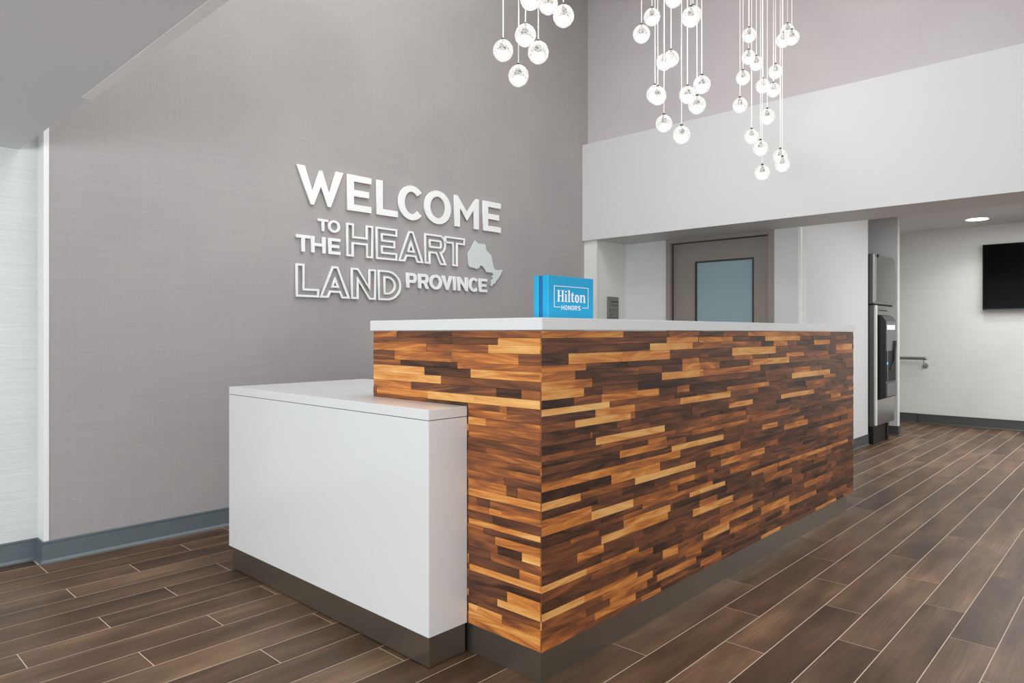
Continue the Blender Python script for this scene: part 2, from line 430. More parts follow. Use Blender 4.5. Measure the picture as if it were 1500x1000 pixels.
RR(785, 630, 6.25, [(550, 1180, 115, .82), (770, 1200, 215, .56), (1030, 1200, 100, .5), (1245, 1490, 185, .76), (45, 345, 270, .42), (45, 340, 535, .58),
    (340, 1320, 465, .58), (690, 1135, 475, .6), (910, 1460, 475, .85), (45, 490, 620, .07), (490, 690, 530, .13), (45, 410, 720, .76),
    (410, 1000, 620, .34), (45, 510, 870, .52), (510, 890, 790, .88), (890, 1300, 660, .45), (45, 600, 950, .48), (805, 1235, 870, .64),
    (600, 1210, 985, .66), (1410, 1500, 585, .76), (1440, 1500, 775, .76), (45, 500, 110, .12), (45, 700, 190, .1), (345, 800, 280, .15),
    (45, 600, 400, .16), (830, 1240, 270, .18), (1140, 1320, 350, .2), (1250, 1500, 730, .12), (520, 800, 900, .22), (1210, 1500, 790, .2)])
RR(785, 780, 6.25, [(580, 900, 90, .85), (380, 620, 235, .62), (470, 835, 370, .5), (45, 465, 510, .76), (840, 940, 215, .5), (1160, 1300, 235, .52),
    (45, 445, 780, .78), (445, 930, 620, .62), (610, 1070, 580, .56), (680, 1020, 640, .58), (540, 915, 790, .6), (1110, 1470, 430, .64),
    (45, 370, 1000, .36), (370, 540, 880, .3), (45, 600, 430, .14), (45, 320, 90, .12), (320, 580, 100, .34), (45, 510, 600, .28), (45, 500, 700, .2),
    (45, 680, 830, .34), (920, 1140, 600, .2), (530, 850, 470, .2), (1075, 1340, 170, .12), (1075, 1370, 380, .16), (1140, 1330, 540, .2)])
RR(1010, 480, 6.0, [(300, 515, 60, .38), (515, 1240, 62, .5), (85, 380, 112, .55), (665, 970, 102, .72), (1095, 1235, 135, .6), (1290, 1430, 180, .62), (375, 760, 225, .72), (850, 1005, 245, .66),
    (555, 875, 312, .7), (0, 265, 345, .52), (120, 620, 395, .58), (0, 115, 410, .78), (900, 1235, 435, .8), (330, 700, 552, .5), (805, 1095, 592, .74),
    (0, 360, 655, .72), (345, 555, 668, .64), (505, 880, 775, .44), (640, 775, 885, .6), (20, 520, 925, .5), (1140, 1430, 880, .5),
    (165, 370, 230, .14), (270, 530, 330, .12), (620, 900, 365, .12), (0, 340, 700, .15), (760, 890, 650, .08), (630, 740, 150, .08),
    (0, 370, 500, .14), (885, 1230, 270, .38), (285, 500, 740, .14), (975, 1170, 760, .14), (550, 970, 800, .45), (280, 610, 160, .4), (770, 1100, 200, .16)])
RR(1010, 630, 6.0, [(0, 300, 145, .7), (185, 450, 225, .5), (275, 660, 310, .62), (355, 620, 390, .5), (545, 780, 400, .62), (785, 1250, 295, .62),
    (5, 315, 550, .82), (35, 380, 740, .72), (120, 350, 935, .62), (270, 555, 805, .6), (630, 875, 715, .62), (835, 1115, 685, .6), (1110, 1290, 690, .58),
    (1170, 1390, 155, .58), (1005, 1255, 475, .48), (660, 900, 460, .42), (630, 800, 950, .62), (320, 540, 470, .1), (1245, 1430, 195, .12), (1290, 1430, 285, .12),
    (1085, 1170, 205, .14), (0, 270, 330, .12), (980, 1100, 345, .08), (610, 850, 100, .12), (320, 600, 580, .12), (555, 900, 560, .16), (1240, 1430, 420, .14),
    (1120, 1390, 540, .14), (940, 1110, 600, .16), (880, 1060, 700, .14), (700, 1030, 830, .22), (0, 330, 640, .14), (380, 600, 690, .2)])
LL(540, 480, 5.77, [(35, 235, 60, .48), (235, 705, 62, .3), (705, 1450, 62, .32), (35, 700, 118, .3), (700, 1090, 122, .2), (1090, 1450, 122, .66),
    (35, 485, 178, .68), (485, 1010, 188, .34), (1010, 1450, 195, .76), (35, 215, 245, .24), (215, 700, 252, .42), (700, 1265, 272, .5), (1265, 1450, 280, .34),
    (35, 270, 305, .34), (270, 750, 318, .08), (750, 1450, 355, .4), (35, 470, 378, .68), (470, 860, 390, .2), (860, 1450, 425, .7),
    (35, 610, 450, .78), (610, 1450, 500, .3), (35, 360, 495, .54), (360, 850, 530, .24), (850, 1075, 555, .35), (1080, 1290, 580, .1), (1290, 1450, 590, .44),
    (65, 500, 560, .6), (500, 895, 612, .8), (895, 1450, 660, .74), (570, 840, 650, .2), (840, 1110, 672, .34), (1110, 1170, 700, .5), (1170, 1450, 720, .26), (840, 985, 830, .64)])
LL(680, 600, 5.556, [(35, 345, 45, .44), (345, 620, 110, .45), (175, 620, 150, .4), (35, 620, 210, .4), (35, 620, 290, .42), (35, 620, 350, .36), (35, 620, 430, .37), (35, 620, 510, .33),
    (35, 620, 590, .4), (35, 345, 670, .48), (345, 430, 690, .18), (430, 620, 720, .42), (35, 620, 795, .66), (35, 100, 740, .4), (100, 210, 770, .12), (210, 620, 860, .3),
    (200, 305, 860, .58), (35, 200, 840, .4), (35, 620, 940, .55), (305, 620, 890, .3)])
LL(680, 780, 5.556, [(35, 620, 80, .74), (35, 250, 80, .32), (250, 620, 150, .6), (270, 470, 195, .1), (470, 620, 245, .72), (35, 270, 150, .3), (35, 450, 360, .24), (450, 620, 400, .6),
    (45, 620, 480, .7), (35, 620, 540, .2), (35, 350, 540, .18), (350, 620, 630, .64), (270, 620, 700, .76), (35, 270, 590, .2), (35, 105, 600, .68), (105, 620, 770, .3), (35, 305, 720, .68),
    (305, 620, 830, .4), (35, 620, 900, .62), (35, 620, 960, .5)])
def fill(rows, lo, hi, boost):
    out = []
    for i in range(NR):
        segs = sorted(rows[i]); cur = lo
        def gap(a, b_):
            while b_-a > .004:
                L = random.uniform(.13, .42)
                if b_-a-L < .08: L = b_-a
                r_ = random.random()
                t = random.uniform(.14, .26) if r_ < .55 else (random.uniform(.26, .42) if r_ < .92 else random.uniform(.45, .6))
                out.append((a, a+L, i, t+boost)); a += L
        for a, b_, t in segs:
            if a > cur+.004: gap(cur, a)
            out.append((a if a > cur+.004 else cur, b_, i, t)); cur = b_
        gap(cur, hi)
    return out
PR = fill(rowsR, XW, XE, -.02); PL = fill(rowsL, YW, YE, .07)
strips = []
for face, lst in (('R', PR), ('L', PL)):
    for a, b_, i, t in lst:
        if face == 'R': dep = (a+b_)/2*FW[0]+YW*FW[1]; k = .55
        else:
            dep = XW*FW[0]+(a+b_)/2*FW[1]; k = .9
            if (a+b_)/2 > 1.86 and ZB[i] < .88: k = .0
        strips.append(((b_-a)*(ZB[i]-ZB[i+1])*k/dep**2, face, a, b_, i, t))
strips.sort(reverse=True)
def strip_geo(face, a, b_, i, t):
    z1, z0 = ZB[i], ZB[i+1]; g = .00025; c = .0005
    u0 = a+(g if a > (XW if face == 'R' else YW)+1e-3 else 0); u1 = b_-g; z0 += g; z1 -= g
    corner = a < (XW if face == 'R' else YW)+1e-3
    pr = 0 if corner else random.uniform(-.0012, .0016)
    back, d1, d0 = .013, -pr+c, -pr
    ub = u0+.013 if corner else u0; ci = 0 if corner else c
    if corner: d1 = 0
    def P(u, d, z): return (u, YW+d, z) if face == 'R' else (XW+d, u, z)
    v = [P(ub, back, z0), P(u1, back, z0), P(u1, back, z1), P(ub, back, z1),
         P(u0, d1, z0), P(u1, d1, z0), P(u1, d1, z1), P(u0, d1, z1),
         P(u0+ci, d0, z0+c), P(u1-c, d0, z0+c), P(u1-c, d0, z1-c), P(u0+ci, d0, z1-c)]
    f = [(8, 9, 10, 11)]
    for q in (0, 4):
        for k in range(4): j = (k+1) % 4; f.append((q+k, q+j, q+4+j, q+4+k))
    if face == 'L': f = [x[::-1] for x in f]
    so = random.uniform(0, 50); s2 = random.uniform(0, 20)
    sg = random.choice((-1, 1)); tilt = random.uniform(-.10, .10)
    gr = []
    for (x, y, z) in v:
        u = x if face == 'R' else y
        gr += [u*sg+so, z+(u-a)*tilt+s2, so]
    return v, f, gr
def attrs(m, gr, tones):
    at = m.attributes.new('grain', 'FLOAT_VECTOR', 'POINT'); at.data.foreach_set('vector', gr)
    at = m.attributes.new('tone', 'FLOAT', 'POINT'); at.data.foreach_set('value', tones)
off = Vector(DL)
for sc, face, a, b_, i, t in strips[:298]:
    v, f, gr = strip_geo(face, a, b_, i, t)
    v = [(x-DL[0], y-DL[1], z) for x, y, z in v]
    m = pydata('wood_strip', v, f); attrs(m, gr, [t]*12); link('wood_strip', m, M_wood, desk)
V = []; F = []; GR = []; TN = []
for sc, face, a, b_, i, t in strips[298:]:
    v, f, gr = strip_geo(face, a, b_, i, t); q = len(V)
    V += [(x-DL[0], y-DL[1], z) for x, y, z in v]; F += [tuple(k+q for k in x) for x in f]; GR += gr; TN += [t]*12
if V:
    m = pydata('small_wood_strips', V, F); attrs(m, GR, TN); o = link('small_wood_strips', m, M_wood, desk); o['kind'] = 'stuff'
print('strips', len(strips))

# ---------------------------------------------------------------- low white counter
low = empty('low_counter', (1.64, 2.61, 0), 'low white counter against the left end of the wooden reception desk', 'counter')
LLc = (1.64, 2.61, 0)
X0 = 1.55; Ya = 1.845; Yb = 3.376; X1 = 2.35
bm = bmesh.new()
def Lpoly(bm, pts, z0, z1, bev=0):
    t = bmesh.new(); fa = t.faces.new([t.verts.new((x, y, z0)) for x, y in pts])
    r = bmesh.ops.extrude_face_region(t, geom=[fa]); bmesh.ops.translate(t, verts=[g for g in r['geom'] if isinstance(g, bmesh.types.BMVert)], vec=(0, 0, z1-z0))
    bmesh.ops.recalc_face_normals(t, faces=t.faces)
    if bev: bmesh.ops.bevel(t, geom=t.edges[:], offset=bev, segments=2, affect='EDGES')
    m = bpy.data.meshes.new('tmp'); t.to_mesh(m); t.free(); bm.from_mesh(m); bpy.data.meshes.remove(m)
pp = lambda e: [(X0+e, Ya+e), (XW-.003, Ya+e), (XW-.003, YE+.012), (X1-e, YE+.012), (X1-e, Yb-e), (X0+e, Yb-e)]
Lpoly(bm, pp(0), .113, .8635, .0015); done('body_panel', bm, M_quartz, low, LLc)
bm = bmesh.new(); Lpoly(bm, pp(.004), .8635, .866); done('shadow_gap', bm, M_joint, low, LLc)
bm = bmesh.new(); Lpoly(bm, pp(0), .866, .902, .0015); done('countertop', bm, M_quartz, low, LLc)
bm = bmesh.new(); Lpoly(bm, pp(.012), .003, .113); o = done('kick_plate', bm, M_kick, low, LLc); o['label'] = 'bronze coloured metal kick plate'

# ---------------------------------------------------------------- lettering: contours in a unit cell
def arc(cx, cy, rx, ry, a0, a1, n):
    return [(cx+rx*math.cos(math.radians(a0+(a1-a0)*i/n)), cy+ry*math.sin(math.radians(a0+(a1-a0)*i/n))) for i in range(n+1)]
def glyph(ch, w, s, sv=None):
    """contours (outer CCW, holes CW) of a bold geometric capital, height 1, width w, stroke s"""
    v = sv or s
    if ch == 'I': return [[(0, 0), (w, 0), (w, 1), (0, 1)]]
    if ch == 'L': return [[(0, 0), (w, 0), (w, v), (s, v), (s, 1), (0, 1)]]
    if ch == 'T': return [[(w/2-s/2, 0), (w/2+s/2, 0), (w/2+s/2, 1-v), (w, 1-v), (w, 1), (0, 1), (0, 1-v), (w/2-s/2, 1-v)]]
    if ch == 'H': return [[(0, 0), (s, 0), (s, .5-v/2), (w-s, .5-v/2), (w-s, 0), (w, 0), (w, 1), (w-s, 1), (w-s, .5+v/2), (s, .5+v/2), (s, 1), (0, 1)]]
    if ch == 'E': return [[(0, 0), (w, 0), (w, v), (s, v), (s, .5-v/2), (w*.9, .5-v/2), (w*.9, .5+v/2), (s, .5+v/2), (s, 1-v), (w, 1-v), (w, 1), (0, 1)]]
    if ch == 'N': return [[(0, 0), (s, 0), (s, 1-1.55*s), (w-s*.95, 0), (w, 0), (w, 1), (w-s, 1), (w-s, 1.55*s), (s*.95, 1), (0, 1)]]
    if ch == 'M': return [[(0, 0), (s, 0), (s, .62), (w/2, .22), (w-s, .62), (w-s, 0), (w, 0), (w, 1), (w-s*.55, 1), (w/2, .52), (s*.55, 1), (0, 1)]]
    if ch == 'V': return [[(w/2-s*.42, 0), (w/2+s*.42, 0), (w, 1), (w-s*1.1, 1), (w/2, .33), (s*1.1, 1), (0, 1)]]
    if ch == 'W':
        return [[(w*.29, 0), (w*.355, 0), (w*.505, .52), (w*.655, 0), (w*.72, 0), (w, 1), (w-s*1.08, 1), (w*.685, .36), (w*.535, .94), (w*.475, .94), (w*.325, .36), (s*1.08, 1), (0, 1)]]
    if ch == 'A':
        m = w/2; k = s*1.12; t = .24*s/.2
        sl = (m-s*.35)
        inx = lambda z: z*(m-s*.35)/1.0
        zb0, zb1 = .17, .17+v*.85
        lx = lambda z: inx(z)+k
        ap = 1-v*1.35
        return [[(0, 0), (k, 0), (lx(zb0), zb0), (w-lx(zb0), zb0), (w-k, 0), (w, 0), (m+s*.35, 1), (m-s*.35, 1)],
                [(lx(zb1), zb1), (m, (m-k)/((m-s*.35))), (w-lx(zb1), zb1)]]
    if ch == 'O': return [arc(w/2, .5, w/2, .52, 0, 345, 23+24)[:47] if False else arc(w/2, .5, w/2, .52, 0, 352.5, 47), arc(w/2, .5, w/2-s, .52-v, 0, -352.5, 47)]
    if ch == 'C':
        return [arc(w*.54, .5, w*.54, .52, 42, 318, 36)+arc(w*.54, .5, w*.54-s, .52-v, 318, 42, 36)]
    if ch == 'D':
        r = .5; xs = w-.5*min(1, w)
        rx = w*.62
        return [[(0, 0)]+[(w-rx, 0)]+arc(w-rx, .5, rx, .5, -85, 85, 24)+[(w-rx, 1), (0, 1)],
                ([(s, v), (s, 1-v), (w-rx, 1-v)]+arc(w-rx, .5, rx-s, .5-v, 85, -85, 24)+[(w-rx, v)])]
    if ch in 'PR':
        zb = .36 if ch == 'R' else .33; cy = (1+zb)/2; ry = (1-zb)/2; pw = w*.97; rx = ry*.85; xs = pw-rx
        bowl = arc(xs, cy, rx, ry, -85, 85, 16)
        hole = [(s, zb+v), (s, 1-v), (xs, 1-v)]+arc(xs, cy, max(.02, rx-s), ry-v, 80, -80, 14)+[(xs, zb+v)]
        if ch == 'P': return [[(0, 0), (s, 0), (s, zb), (xs, zb)]+bowl+[(xs, 1), (0, 1)], hole]
        return [[(0, 0), (s, 0), (s, zb), (xs-s*.72, zb), (w-s*1.15, 0), (w, 0), (xs+s*.35, zb+.03)]+bowl[2:]+[(xs, 1), (0, 1)], hole]
    if ch == 'S':
        # swept centre line
        c = arc(w/2, .74, w/2-s/2, .26-v/2, 20, 270, 16)+arc(w/2, .26, w/2-s/2, .26-v/2, 90, -160, 16)
        return [stroke(c, s)]
    if ch == 'i': return [[(0, 0), (w, 0), (w, .7), (0, .7)], [(0, .82), (w, .82), (w, .98), (0, .98)]]
def stroke(c, s):
    L = []; R_ = []
    for i, p in enumerate(c):
        a = c[max(0, i-1)]; b_ = c[min(len(c)-1, i+1)]; dx, dy = b_[0]-a[0], b_[1]-a[1]; l = math.hypot(dx, dy) or 1
        L.append((p[0]-dy/l*s/2, p[1]+dx/l*s/2)); R_.append((p[0]+dy/l*s/2, p[1]-dx/l*s/2))
    return L+R_[::-1]
def inset(poly, d):
    """offset to the left of travel by d (inward for a CCW outer contour, outward for a CW hole)"""
    n = len(poly); out = []
    P = [Vector(p) for p in poly]
    for i in range(n):
        a, b_, c = P[i-1], P[i], P[(i+1) % n]
        d0 = (b_-a); d1 = (c-b_)
        if d0.length < 1e-6 or d1.length < 1e-6: continue
        d0.normalize(); d1.normalize()
        n0 = Vector((-d0.y, d0.x)); n1 = Vector((-d1.y, d1.x)); nn = n0+n1
        if nn.length < 1e-4: continue
        nn.normalize(); k = min(2.6, 1/max(.2, nn.dot(n0)))
        q = b_+nn*d*k; out.append((q.x, q.y))
    return out
def flat_mesh(name, contours, depth, xf, bevel=0):
    """fill nested contours (even-odd), extrude to a solid; xf maps (u, v, d) to world"""
    cu = bpy.data.curves.new('tmp', 'CURVE'); cu.dimensions = '2D'; cu.fill_mode = 'BOTH'; cu.extrude = depth/2
    cu.bevel_depth = bevel; cu.bevel_resolution = 1
    for c in contours:
        sp = cu.splines.new('POLY'); sp.points.add(len(c)-1); sp.use_cyclic_u = True
        for q, (x, y) in zip(sp.points, c): q.co = (x, y, 0, 1)
    ob = bpy.data.objects.new('tmp', cu); C.objects.link(ob)
    dg = bpy.context.evaluated_depsgraph_get(); me = bpy.data.meshes.new_from_object(ob.evaluated_get(dg))
    bpy.data.objects.remove(ob); bpy.data.curves.remove(cu); me.name = name
    for vt in me.vertices: vt.co = Vector(xf(vt.co.x, vt.co.y, vt.co.z+depth/2))
    bm = bmesh.new(); bm.from_mesh(me); bmesh.ops.remove_doubles(bm, verts=bm.verts, dist=1e-6)
    bmesh.ops.recalc_face_normals(bm, faces=bm.faces); bm.to_mesh(me); bm.free()
    return me

sign = empty('wall_lettering', (3.2, Y_L, 1.4), 'raised white lettering reading WELCOME TO THE HEARTLAND PROVINCE with a small map, on grey wall', 'sign')
SO = (3.2, Y_L, 1.4); YS = Y_L-.02; DEP = .016
def wx(px): return on_y(px, 400, YS)[0]
def letters(word, xs, zb, zt, s, outline=0, sv=None):
    hgt = zt-zb
    for ch, (pa, pb) in zip(word, xs):
        a, b_ = wx(pa), wx(pb); w = (b_-a)/hgt
        cs = glyph(ch, w if ch != 'I' else w, s, sv)
        if outline:
            cc = []
            for c in cs: cc.append(c); cc.append(inset(c, outline))
            cs = cc
        cs = [[(a+u*hgt, zb+v_*hgt) for u, v_ in c] for c in cs]
        me = flat_mesh('letter', cs, DEP, lambda u, v_, d: (u-SO[0], Y_L-.003-d-SO[1], v_-SO[2]))
        o = link('letter', me, M_letter, sign)
A9 = lambda *L: [(425+a/9.094, 425+b_/9.094) for a, b_ in L]
B8 = lambda *L: [(575+a/8.824, 575+b_/8.824) for a, b_ in L]
C7 = lambda *L: [(425+a/7.406, 425+b_/7.406) for a, b_ in L]
D8 = lambda *L: [(575+a/8.0, 575+b_/8.0) for a, b_ in L]
letters('WEL', A9((92, 712), (765, 1085), (1155, 1438)), 2.021, 2.271, .215, sv=.178)
letters('COME', B8((78, 397), (415, 758), (804, 1118), (1174, 1402)), 2.021, 2.271, .235, sv=.185)
letters('TO', C7((305, 415), (415, 546)), 1.853, 1.934, .235, sv=.19)
letters('THE', C7((68, 221), (232, 388), (418, 549)), 1.703, 1.813, .225, sv=.19)
letters('HE', C7((615, 903), (935, 1165)), 1.700, 1.932, .255, .060, sv=.24)
letters('ART', D8((68, 368), (380, 638), (618, 852)), 1.700, 1.932, .255, .060, sv=.24)
letters('LAN', C7((65, 318), (322, 655), (665, 935)), 1.405, 1.623, .285, .065, sv=.26)
letters('D', [(425+958/7.406, 575+105/8)], 1.405, 1.623, .295, .065, sv=.26)
letters('PROVINCE', D8((165, 292), (305, 430), (437, 585), (580, 708), (715, 748), (766, 888), (898, 1008), (1017, 1113)), 1.507, 1.619, .26, sv=.2)
mp = [(970, 255), (1005, 290), (1045, 297), (1090, 300), (1100, 370), (1160, 430), (1172, 500), (1185, 560), (1200, 600), (1245, 605), (1290, 598), (1275, 650), (1245, 700),
      (1218, 728), (1210, 755), (1185, 765), (1165, 795), (1148, 782), (1170, 760), (1163, 720), (1185, 700), (1166, 668), (1192, 662), (1170, 636),
      (1140, 630), (1105, 630), (1085, 590), (1055, 555), (1030, 550), (1015, 580), (985, 590), (945, 575), (910, 570), (893, 540), (890, 400), (935, 330)]
mc = [on_y(575+a/8, 320+b_/8, YS) for a, b_ in mp]
o = link('province_map', flat_mesh('province_map', [mc], DEP, lambda u, v_, d: (u-SO[0], Y_L-.003-d-SO[1], v_-SO[2])), M_map, sign)
o['label'] = 'pale grey province outline'

# ---------------------------------------------------------------- blue counter sign
bs = empty('counter_sign', (2.035, 1.635, 1.22), 'small blue block sign reading Hilton HONORS on the desk top', 'sign')
BO = (2.035, 1.635, 1.22); bx0, bx1, bz0, bz1 = 1.900, 2.170, 1.2202, 1.377
box('front_panel', bx0, bx1, 1.600, 1.627, bz0, bz1, M_blue, bs, .0012, BO)
o = box('core', bx0+.002, bx1-.003, 1.627, 1.646, bz0, bz1-.001, M_blue_d, bs, 0, BO); o['label'] = 'dark blue middle layer'
box('back_panel', bx0, bx1, 1.646, 1.669, bz0, bz1, M_blue, bs, .0012, BO)
def bsx(px): return on_y(px, 440, 1.599)[0]
def bsz(px, py): return on_y(px, py, 1.599)[1]
K = lambda X, Y_: (760+X/9.375, 390+Y_/9.375)
def bp_(X, Y_): return on_y(*K(X, Y_), 1.599)
def bsign(name, contours):
    me = flat_mesh(name, contours, .0012, lambda u, v_, d: (u-BO[0], 1.6-d-BO[1], v_-BO[2])); link(name, me, M_print, bs)
l_, r_, tz, bz = bp_(485, 255)[0], bp_(955, 290)[0], bp_(485, 262)[1], bp_(485, 560)[1]
t = .0022
gl, gr_ = bp_(572, 560)[0], bp_(872, 575)[0]
bsign('logo_border', [[(gl, bz), (gl, bz+t), (l_+t, bz+t), (l_+t, tz-t), (r_-t, tz-t), (r_-t, bz+t), (gr_, bz+t), (gr_, bz), (r_, bz), (r_, tz), (l_, tz), (l_, bz)]])
# HONORS
xa, xb = bp_(588, 560)[0], bp_(858, 580)[0]; hz0, hz1 = bz-.0085, bz+.0085
lw = (xb-xa)/6*.76; st = (xb-xa)/6
cs = []
for i, ch in enumerate('HONORS'):
    h_ = hz1-hz0
    for c in glyph(ch, lw/h_, .17, .15): cs.append([(xa+i*st+u*h_, hz0+v_*h_) for u, v_ in c])
bsign('honors_text', cs)
# Hilton: narrow serif word
hx0, hx1 = bp_(528, 480)[0], bp_(915, 500)[0]; hb, ht = bp_(528, 482)[1], bp_(528, 322)[1]
Hh = ht-hb; Wd = hx1-hx0
def serif(x0, x1, z0, z1): return [(x0, z0), (x1, z0), (x1, z1), (x0, z1)]
def stem(x, w, z0, z1, sl=.035, sr=.035, both=True):
    th = .05
    c = [(x-sl, z0), (x+w+sr, z0), (x+w+sr, z0+th), (x+w, z0+th)]
    if both: c += [(x+w, z1-th), (x+w+sr, z1-th), (x+w+sr, z1), (x-sl, z1), (x-sl, z1-th), (x, z1-th)]
    else: c += [(x+w, z1), (x-sl, z1), (x-sl, z1-th), (x, z1-th)]
    c += [(x, z0+th), (x-sl, z0+th)]
    return c
hil = {'H': [stem(.04, .085, 0, 1), stem(.27, .085, 0, 1), serif(.126, .269, .47, .54)],
       'i': [stem(.455, .08, 0, .68, both=False), [(.455, .82), (.535, .82), (.535, .96), (.455, .96)]],
       'l': [stem(.64, .08, 0, 1.04, both=False)],
       't': [[(.83, .12), (.86, .02), (.93, -.01), (.99, .05), (.99, .10), (.94, .08), (.91, .14), (.91, .6), (.99, .6), (.99, .67), (.91, .67), (.91, .86), (.87, .86), (.83, .67), (.78, .65), (.78, .6), (.83, .6)]],
       'o': [arc(1.15, .33, .125, .36, 0, 345, 23), arc(1.15, .33, .045, .29, 0, -345, 23)],
       'n': [stem(1.345, .08, 0, .68, sr=.03, both=False), [(1.426, .50), (1.426, .60), (1.49, .69), (1.56, .69), (1.62, .62), (1.63, .5), (1.63, .05), (1.66, .05), (1.66, 0), (1.52, 0), (1.52, .05), (1.55, .05), (1.55, .48), (1.53, .58), (1.49, .6)]]}
for ch in 'Hilton':
    k = Wd/1.66
    bsign('logo_letter', [[(hx0+u*k, hb+v_*Hh) for u, v_ in c] for c in hil[ch]])

# ---------------------------------------------------------------- small plaque on the niche wall
pq = empty('wall_plaque', (5.71, 3.98, 1.42), 'small grey plaque with raised text on wall left of the door', 'sign')
PO = (5.71, 3.98, 1.42)
box('plate', 5.62, 5.80, 3.962, 3.979, 1.25, 1.525, M_plaque, pq, .002, PO)
bm = bmesh.new()
for zz, x0, x1, hh in ((1.470, 5.67, 5.785, .012), (1.438, 5.665, 5.78, .007), (1.345, 5.66, 5.70, .008)): add_box(bm, x0, x1, 3.959, 3.963, zz, zz+hh)
add_box(bm, 5.625, 5.795, 3.960, 3.963, 1.395, 1.399); add_box(bm, 5.625, 5.795, 3.960, 3.963, 1.375, 1.378); add_box(bm, 5.625, 5.795, 3.960, 3.963, 1.318, 1.322)
done('plaque_text', bm, M_plaque_d, pq, PO)

# ---------------------------------------------------------------- ice dispenser in the alcove
ice = empty('ice_dispenser', (8.21, 2.5, 0), 'tall stainless steel ice and water dispenser standing in the alcove', 'dispenser')
IO = (8.21, 2.5, 0); iy = 2.165
body = box('lower_cabinet', 7.85, 8.57, iy, 2.85, .19, 1.455, M_steel, ice, .012, IO)
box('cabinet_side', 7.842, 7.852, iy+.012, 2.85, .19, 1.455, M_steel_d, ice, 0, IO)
box('upper_bin', 7.85, 8.57, iy+.01, 2.85, 1.475, 2.0, M_steel, ice, .01, IO)
bm = bmesh.new(); add_box(bm, 7.87, 8.56, iy-.004, iy+.014, 1.49, 1.97, .003)
dr = done('bin_door', bm, M_steel, ice, IO)
bm = bmesh.new(); add_box(bm, 7.885, 7.905, iy-.022, iy-.004, 1.955, 1.99, .003); done('hinge', bm, M_cap, dr, IO)
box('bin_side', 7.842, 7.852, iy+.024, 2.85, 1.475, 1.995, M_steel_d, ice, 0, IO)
box('joint_strip', 7.86, 8.56, iy+.02, 2.84, 1.455, 1.475, M_blackm, ice, 0, IO)
box('edge_highlight', 7.852, 7.875, iy-.014, iy+.004, .20, 1.455, M_bright, ice, .003, IO)  # white strip painting the highlight along the steel edge
bm = bmesh.new(); add_box(bm, 7.86, 8.30, iy+.02, 2.80, 0.0, .19); add_box(bm, 8.30, 8.36, iy+.005, iy+.10, 0, .19); done('plinth', bm, M_blackm, ice, IO)
# dispensing module: tall black hood with recessed glossy face
bm = bmesh.new()
mx0, mx1, my0 = 7.93, 8.30, 2.085
pts = [(iy, .46), (my0, .49), (my0, 1.30), (my0+.03, 1.345), (iy, 1.36)]
for x in (mx0, mx1):
    pass
vv = [bm.verts.new((x, y, z)) for x in (mx0, mx1) for y, z in pts]; n = len(pts)
bm.faces.new(vv[:n]); bm.faces.new(vv[n:][::-1])
for i in range(n): j = (i+1) % n; bm.faces.new((vv[i], vv[i+n], vv[j+n], vv[j]))
bmesh.ops.recalc_face_normals(bm, faces=bm.faces); bmesh.ops.bevel(bm, geom=bm.edges[:], offset=.004, segments=1, affect='EDGES')
mod = done('dispensing_module', bm, M_black, ice, IO)
M_panel = plain('dark_grey_gloss', rgb(70, 76, 84), .12)
box('control_panel', mx0+.012, mx1-.008, my0-.003, my0+.004, .98, 1.295, M_panel, mod, .001, IO)
box('recess_panel', mx0+.012, mx1-.008, my0-.003, my0+.004, .66, .975, M_blackm, mod, .001, IO)
box('drip_tray', mx0+.005, mx1-.004, my0-.012, my0+.01, .50, .64, plain('grey_tray', rgb(84, 85, 86), .3), mod, .003, IO)
o = box('label_sticker', mx0+.02, mx1-.05, my0-.006, my0-.002, 1.20, 1.25, M_print, mod, 0, IO); o['label'] = 'white label sticker'
bm = bmesh.new(); add_cyl(bm, (8.24, my0-.005, 1.08), (8.18, my0-.012, .86), .018, .014, 10); add_cyl(bm, (8.18, my0-.012, .86), (8.06, my0-.006, .78), .012, .008, 8)
done('spout', bm, M_blackm, mod, IO, smooth=True)
bm = bmesh.new(); add_box(bm, 7.965, 7.985, my0-.006, my0-.002, .835, .86); o = done('indicator_light', bm, emit('blue_led', (.05, .45, 1, 1), 2.5), mod, IO)
bm = bmesh.new(); add_cyl(bm, (7.975, my0-.004, .67), (7.975, my0-.004, 1.0), .004, seg=6); done('water_tube', bm, M_steel, mod, IO)
box('top_slot', 7.97, 8.28, iy-.003, iy+.002, 1.40, 1.41, M_blackm, body, 0, IO)

# ---------------------------------------------------------------- television
tv = empty('television', (10.1, .87, 1.84), 'wall-mounted black flat television on the pale wall at far right', 'television')
TO_ = (10.1, .87, 1.84)
box('housing', 10.06, 10.115, .15, 1.576, 1.442, 2.237, M_blackm, tv, .003, TO_)
box('screen', 10.0575, 10.0605, .158, 1.568, 1.462, 2.229, M_screen, tv, 0, TO_)
o = box('lower_bezel', 10.055, 10.062, .15, 1.576, 1.440, 1.452, M_steel_d, tv, .001, TO_); o['label'] = 'grey metal lower edge'
box('wall_mount', 10.115, 10.14, .6, 1.1, 1.6, 2.05, M_blackm, tv, 0, TO_)

